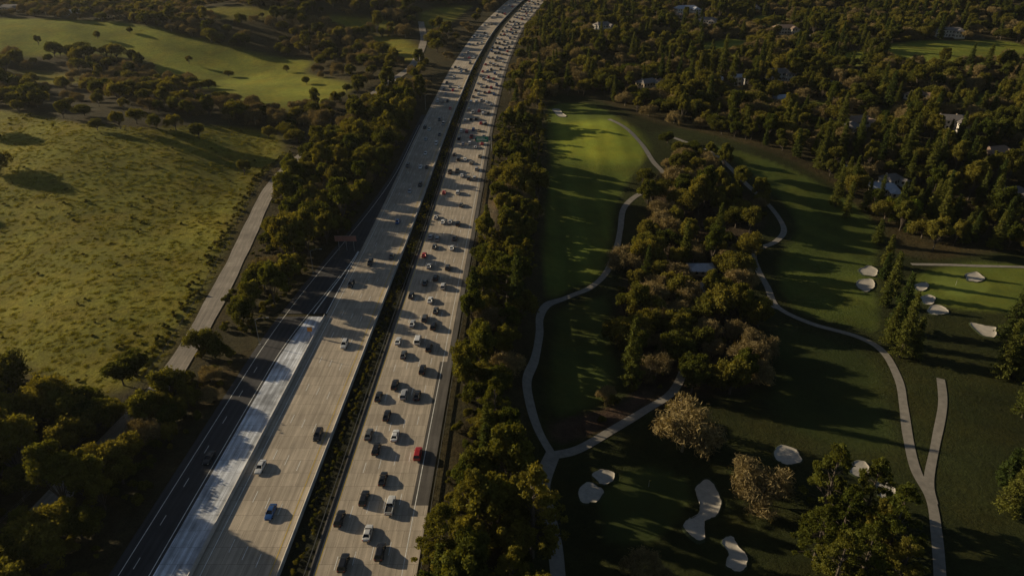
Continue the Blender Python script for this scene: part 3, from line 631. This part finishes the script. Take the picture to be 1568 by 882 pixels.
# ---------------------------------------------------------------- vehicles
def carmesh(kind):
    B=MB(); P=M['paint']
    spec={'sedan':dict(L=4.7,st=[(-2.35,.70,.78),(-2.22,.84,.96),(-1.6,.90,1.02),(-.2,.92,1.0),(1.0,.91,.96),(1.8,.88,.86),(2.25,.80,.74),(2.36,.66,.60)],cb=(-1.85,1.15,.80),ct=(-1.15,.30,.62),zr=1.45,zb=.97),
     'suv':dict(L=4.8,st=[(-2.4,.78,.95),(-2.3,.90,1.12),(-1.2,.94,1.14),(.2,.95,1.12),(1.2,.94,1.08),(1.9,.90,1.0),(2.3,.84,.88),(2.4,.70,.70)],cb=(-2.3,1.25,.85),ct=(-2.0,.45,.68),zr=1.76,zb=1.1),
     'pickup':dict(L=5.8,st=[(-2.9,.90,1.05),(-2.8,.96,1.10),(-1.,.97,1.12),(.6,.97,1.12),(1.5,.96,1.12),(2.4,.92,1.05),(2.8,.86,.95),(2.9,.74,.75)],cb=(-.75,1.55,.86),ct=(-.6,.85,.72),zr=1.85,zb=1.1),
     'van':dict(L=5.2,st=[(-2.6,.88,1.1),(-2.5,.97,1.15),(-1.,.99,1.16),(1.,.98,1.16),(1.8,.95,1.1),(2.4,.88,.95),(2.6,.74,.75)],cb=(-2.52,2.0,.93),ct=(-2.4,1.0,.84),zr=2.05,zb=1.12),
     'truck':dict(L=7.6,st=[(1.4,1.05,1.35),(1.9,1.08,1.4),(2.9,1.06,1.35),(3.5,1.02,1.25),(3.8,.95,1.0)],cb=(1.5,3.3,1.0),ct=(1.6,2.5,.9),zr=2.4,zb=1.32)}[kind]
    st=spec['st']; vs=[]
    for (y,hw,zt) in st:
        pr=[(-hw*.9,.28),(-hw,.52),(-hw*.985,zt-.16),(-hw*.84,zt),(0,zt+.03),(hw*.84,zt),(hw*.985,zt-.16),(hw,.52),(hw*.9,.28)]
        vs+=[(a,y,b) for a,b in pr]
    n=9; fs=[]
    for i in range(len(st)-1):
        for j in range(n): fs.append((i*n+j,(i+1)*n+j,(i+1)*n+(j+1)%n,i*n+(j+1)%n))
    fs.append(tuple(range(n))); fs.append(tuple(reversed([(len(st)-1)*n+j for j in range(n)])))
    B.add(vs,fs,P)
    y0,y1,w0=spec['cb']; t0,t1,w1=spec['ct']; zb,zr=spec['zb']-.03,spec['zr']
    bot=[(-w0,y0,zb),(w0,y0,zb),(w0*.97,y1,zb-.03),(-w0*.97,y1,zb-.03)]; top=[(-w1,t0,zr-.07),(w1,t0,zr-.07),(w1*.96,t1,zr-.07),(-w1*.96,t1,zr-.07)]
    B.add(bot+top,[(0,1,5,4),(1,2,6,5),(2,3,7,6),(3,0,4,7)],M['glass'])
    r2=[(-w1*.85,t0+.15,zr),(w1*.85,t0+.15,zr),(w1*.82,t1-.15,zr),(-w1*.82,t1-.15,zr)]
    ro=[(a*1.03,b,c) for a,b,c in top]
    B.add(ro+r2,[(0,1,5,4),(1,2,6,5),(2,3,7,6),(3,0,4,7),(4,5,6,7)],P)
    for a,b in zip(bot,top): B.limb(np.array(a)*[1.01,1,1],np.array(b)*[1.01,1,1],.05,.045,P,4)
    for s in (-1,1):
        ym=(y0+y1)/2-.15; tm=(t0+t1)/2
        B.limb((s*w0*1.01,ym,zb),(s*w1*1.01,tm,zr-.08),.05,.045,P,4)
        B.box(s*w0*1.05-.1,s*w0*1.05+.1,y1-.55,y1-.38,zb+.02,zb+.2,P,.03)
    if kind=='pickup':
        B.box(-.78,.78,-2.7,-.85,1.125,1.165,M['trim']); 
        for s in (-1,1): B.box(s*.87-.07,s*.87+.07,-2.85,-.8,1.08,1.3,P,.02)
        B.box(-.8,.8,-2.88,-2.76,1.08,1.3,P,.02)
    if kind=='truck':
        B.box(-1.2,1.2,-3.8,1.25,.95,3.3,M['cargo'],.05); B.box(-1.,1.,-3.7,1.6,.6,.94,M['trim'])
    yr,yf=st[0][0],st[-1][0]; wl=.33 if kind!='truck' else .45
    wy=[(yr+.95),(yf-.95)] if kind!='truck' else [-2.2,2.6]
    hwm=max(s_[1] for s_ in st)
    for y in wy:
        for s in (-1,1):
            nn=14; x0=s*(hwm-.22); x1=s*(hwm+.015); vs=[(xx,y+wl*math.cos(q*2*math.pi/nn),wl+wl*math.sin(q*2*math.pi/nn)) for xx in (x0,x1) for q in range(nn)]
            B.add(vs,[(i,(i+1)%nn,nn+(i+1)%nn,nn+i) for i in range(nn)]+[tuple(range(nn,2*nn))],M['tyre'])
            x2=s*(hwm+.025); B.add([(x2,y+wl*.6*math.cos(q*.785),wl+wl*.6*math.sin(q*.785)) for q in range(8)],[tuple(range(8))],M['alloy'])
    hz=st[-2][2]; tz=st[1][2] if kind!='truck' else 1.2; yt=yr if kind!='truck' else -3.8
    for s in (-1,1):
        B.box(s*.62-.14,s*.62+.14,yf-.14,yf-.02,hz-.24,hz-.08,M['head']); B.box(s*.66-.12,s*.66+.12,yt-.03,yt+.1,tz-.36,tz-.16,M['tail'])
    B.box(-.38,.38,yf-.06,yf+.02,.42,.56,M['trim']); B.box(-.6,.6,yt-.04,yt+.06,.32,.5,M['trim'])
    return B.mesh(kind)
CM={k:carmesh(k) for k in ('sedan','suv','pickup','van','truck')}
CN={'sedan':'car','suv':'suv','pickup':'pickup_truck','van':'van','truck':'box_truck'}
CC={'w':(.80,.80,.79),'s':(.45,.46,.48),'k':(.016,.016,.018),'g':(.09,.095,.10),'b':(.03,.10,.30),'r':(.42,.02,.02),'t':(.32,.27,.20)}
lanesR=[4.8+3.6*(i+.5) for i in range(5)]; lanesL=[-4.8-3.6*(i+.5) for i in range(4)]
placed=[]
def car(k,c,s,y,face):
    for s_,y_ in placed:
        if abs(s_-s)<2 and abs(y_-y)<6.5: return
    placed.append((s,y)); x=float(XC(y))+s+rng.normal()*.22; z=float(T(XC(y),y))+.172
    sl=(float(T(XC(y+2),y+2))-float(T(XC(y-2),y-2)))/4; hd=-math.atan2(float(XC(y+4)-XC(y-4)),8.)
    o=obj(CN[k],CM[k],(x,y,z)); o.rotation_euler=(math.atan(sl)*face,0,hd+(0 if face>0 else math.pi)); cc=np.array(CC[c])*rng.uniform(.85,1.12); o.color=(*np.clip(cc,0,1),1)
R='''520 865 suv k;582 848 suv k;562 819 sedan w;515 797 suv k;597 777 pickup w;551 766 suv k;584 736 sedan k;636 698 suv r;573 690 suv k;600 670 sedan w;559 668 sedan g;591 639 sedan k;579 610 sedan k;618 607 suv s;641 608 sedan k;606 592 suv k;651 569 suv k;618 546 sedan g;606 525 sedan w;640 524 van w;657 535 suv k;632 498 sedan s;650 490 suv g;668 502 suv k;658 462 sedan w;672 478 sedan g;627 455 sedan k;680 441 suv w;650 435 sedan g;667 428 suv k;658 410 sedan s;682 412 suv g;695 382 sedan w;650 393 sedan r;667 380 sedan g;675 368 suv s;655 365 sedan s;690 367 sedan g;683 342 sedan w;700 345 suv k;713 316 sedan g;690 342 sedan s;665 335 sedan s;697 297 suv w;680 297 sedan r;705 290 sedan b'''
for l in R.split(';'):
    a,b,k,c=l.split(); x_,y_=G(float(a),float(b)); s_=x_-float(XC(y_)); s_=min(lanesR,key=lambda q:abs(q-s_)); car(k,c,s_,y_,1)
L_='''409 718 sedan w;425 787 sedan b;477 669 suv k;535 530 suv w;543 438 suv k;573 405 suv k;595 395 sedan g;605 342 sedan b;625 295 sedan s;640 258 sedan w;627 256 suv g;655 258 sedan k;641 285 suv k;648 237 sedan w;655 215 sedan s;668 222 suv w;672 208 sedan g;662 200 sedan w'''
for l in L_.split(';'):
    a,b,k,c=l.split(); x_,y_=G(float(a),float(b)); s_=x_-float(XC(y_)); s_=min(lanesL,key=lambda q:abs(q-s_)); car(k,c,s_,y_,-1)
cols=list('wwwsssggkkkbtr')
kk=['sedan']*6+['suv']*6+['pickup','van']
for s_ in lanesR:
    y=345+rng.uniform(0,12)
    while y<1200: car(kk[rng.integers(len(kk))],cols[rng.integers(len(cols))],s_,y,1); y+=rng.uniform(11,28)
for s_ in lanesL:
    y=430+rng.uniform(0,30)
    while y<1200: car(kk[rng.integers(len(kk))],cols[rng.integers(len(cols))],s_,y,-1); y+=rng.uniform(18,60)
for y,s_ in ((560,lanesR[2]),(620,lanesR[3])): car('truck','w',s_,y,1)
car('truck','w',lanesL[2],505,-1)
x_,y_=G(312,704); car('sedan','k',-32,y_,-1)
for px,py,k,c in ((455,262,'truck','w'),(462,250,'van','w'),(470,243,'pickup','s'),(458,246,'suv','w')):
    x_,y_=G(px,py); x_+=3; o=obj(CN[k],CM[k],(x_,y_,float(T(x_,y_))+.22),rng.uniform(-.5,0)); o.color=(*CC[c],1)
# ---------------------------------------------------------------- street furniture
def lamp(px,py,arm=-1):
    x_,y_=G(px,py); z_=float(T(x_,y_)); B=MB(); B.limb((0,0,0),(0,0,9.5),.13,.08,M['steel'],8); B.limb((0,0,9.4),(arm*1.8,0,10.2),.07,.05,M['steel'],6); B.limb((arm*1.8,0,10.2),(arm*3.8,0,10.3),.05,.04,M['steel'],6)
    B.box(min(arm*3.7,arm*4.6),max(arm*3.7,arm*4.6),-.18,.18,10.18,10.36,M['steel'],.05); B.box(-.3,.3,-.3,.3,-.2,.25,M['barrier']); obj('street_lamp',B.mesh('lamp'),(x_,y_,z_))
lamp(398,528,1); lamp(480,418,1); lamp(652,168,1); lamp(622,275,1)
def sign(name,x_,y_,w,h,zb,mat,back,posts=2,ang=0.):
    B=MB(); B.box(-w/2,w/2,-.05,.05,zb,zb+h,mat,.02); z_=float(T(x_,y_))
    for i in range(posts):
        q=(i/(posts-1)-.5)*w*.7 if posts>1 else 0; B.box(q-.12,q+.12,.06,.28,-.3,zb+h*.9,M['steel'])
    B.box(-w/2-.06,w/2+.06,-.07,-.052,zb+h,zb+h+.08,M['steel'])
    return obj(name,B.mesh(name),(x_,y_,z_),ang)
q=G(527,385,0); sign('roadside_sign',float(XC(q[1]))-26.5,q[1],9,2.4,4.6,M['signback'],None,3)
q=G(481,516); sign('warning_sign',float(XC(q[1]))-22.6,q[1],1.6,1.6,2.2,M['orange'],None,1)
q=G(748,232); y_=q[1]; x_=float(XC(y_))+27.5; z_=float(T(x_,y_)); e=bpy.data.objects.new('overhead_highway_sign',None); SC.collection.objects.link(e); e.location=(x_,y_,z_)
B=MB(); B.limb((0,0,-.3),(0,0,8.5),.28,.2,M['steel'],10); B.limb((0,0,7.6),(-9,0,7.6),.15,.12,M['steel'],8); B.limb((0,0,6.4),(-9,0,6.4),.15,.12,M['steel'],8); obj('gantry_post',B.mesh('g'),parent=e)
B=MB(); B.box(-9,-1.8,-.35,-.25,5.6,8.6,M['signgreen'],.02); obj('sign_panel',B.mesh('s'),parent=e)
B=MB(); B.box(-8.5,-4.,-.37,-.352,7.5,7.9,M['white']); B.box(-8.5,-2.8,-.37,-.352,6.6,7.0,M['white']); obj('sign_lettering',B.mesh('s'),parent=e)
B=MB(); P=smooth(frontP,False,10); dd=np.gradient(P,axis=0); dd/=np.linalg.norm(dd,axis=1)[:,None]; Q=P+np.stack([-dd[:,1],dd[:,0]],1)*7
seg=np.concatenate([[0],np.cumsum(np.linalg.norm(np.diff(Q,axis=0),axis=1))]); ss=np.arange(0,seg[-1],4.); fx=np.interp(ss,seg,Q[:,0]); fy=np.interp(ss,seg,Q[:,1]); fz=T(fx,fy)
for i in range(len(ss)):
    B.box(fx[i]-.08,fx[i]+.08,fy[i]-.08,fy[i]+.08,fz[i]-.2,fz[i]+1.3,M['wood'])
    if i+1<len(ss):
        for hz in (.5,.85,1.2): B.limb((fx[i],fy[i],fz[i]+hz),(fx[i+1],fy[i+1],fz[i+1]+hz),.015,.015,M['steel'],3)
obj('wire_fence',B.mesh('fence'))
for px,py in ((993,745),(1463,437)):
    x_,y_=G(px,py); B=MB(); B.limb((0,0,0),(0,0,2.4),.03,.02,M['white'],6); B.add([(0,0,2.35),(.55,.05,2.2),(.5,.1,2.0),(0,0,1.9)],[(0,1,2,3)],M['yellow']); obj('golf_flag',B.mesh('flag'),(x_,y_,float(T(x_,y_))))
# ---------------------------------------------------------------- atmosphere, light, camera
m=bpy.data.materials.new('thin_haze'); m.use_nodes=True; nt=m.node_tree; nt.nodes.clear(); out=nt.nodes.new('ShaderNodeOutputMaterial'); vs_=nt.nodes.new('ShaderNodeVolumeScatter')
vs_.inputs['Color'].default_value=(.85,.92,1,1); vs_.inputs['Density'].default_value=.00003; vs_.inputs['Anisotropy'].default_value=.4; nt.links.new(vs_.outputs[0],out.inputs['Volume'])
B=MB(); B.box(-2500,2500,-300,4000,-60,260,m); obj('atmospheric_haze',B.mesh('haze'))
EL=math.radians(16.0); az=math.radians(159)
sd_=Vector((math.cos(az)*math.cos(EL),math.sin(az)*math.cos(EL),math.sin(EL)))
l=bpy.data.lights.new('sun','SUN'); l.energy=5.; l.angle=math.radians(.5); l.color=(1,.83,.56)
o=bpy.data.objects.new('sun',l); SC.collection.objects.link(o); o.rotation_euler=sd_.to_track_quat('Z','Y').to_euler()
w=bpy.data.worlds.new('World'); SC.world=w; w.use_nodes=True; nt=w.node_tree
sk=nt.nodes.new('ShaderNodeTexSky'); sk.sky_type='NISHITA'; sk.sun_disc=False; sk.sun_elevation=EL; sk.sun_rotation=math.atan2(sd_.x,sd_.y)
bg=nt.nodes['Background']; nt.links.new(sk.outputs[0],bg.inputs[0]); bg.inputs[1].default_value=.042
c=bpy.data.cameras.new('camera'); c.lens=24; c.sensor_width=36; c.clip_end=9000; c.clip_start=1
co=bpy.data.objects.new('camera',c); SC.collection.objects.link(co); co.location=(0,0,HC); co.rotation_euler=(math.radians(90)-PITCH,0,0); SC.camera=co
SC.view_settings.view_transform='Standard'; SC.view_settings.look='None'; SC.view_settings.exposure=0
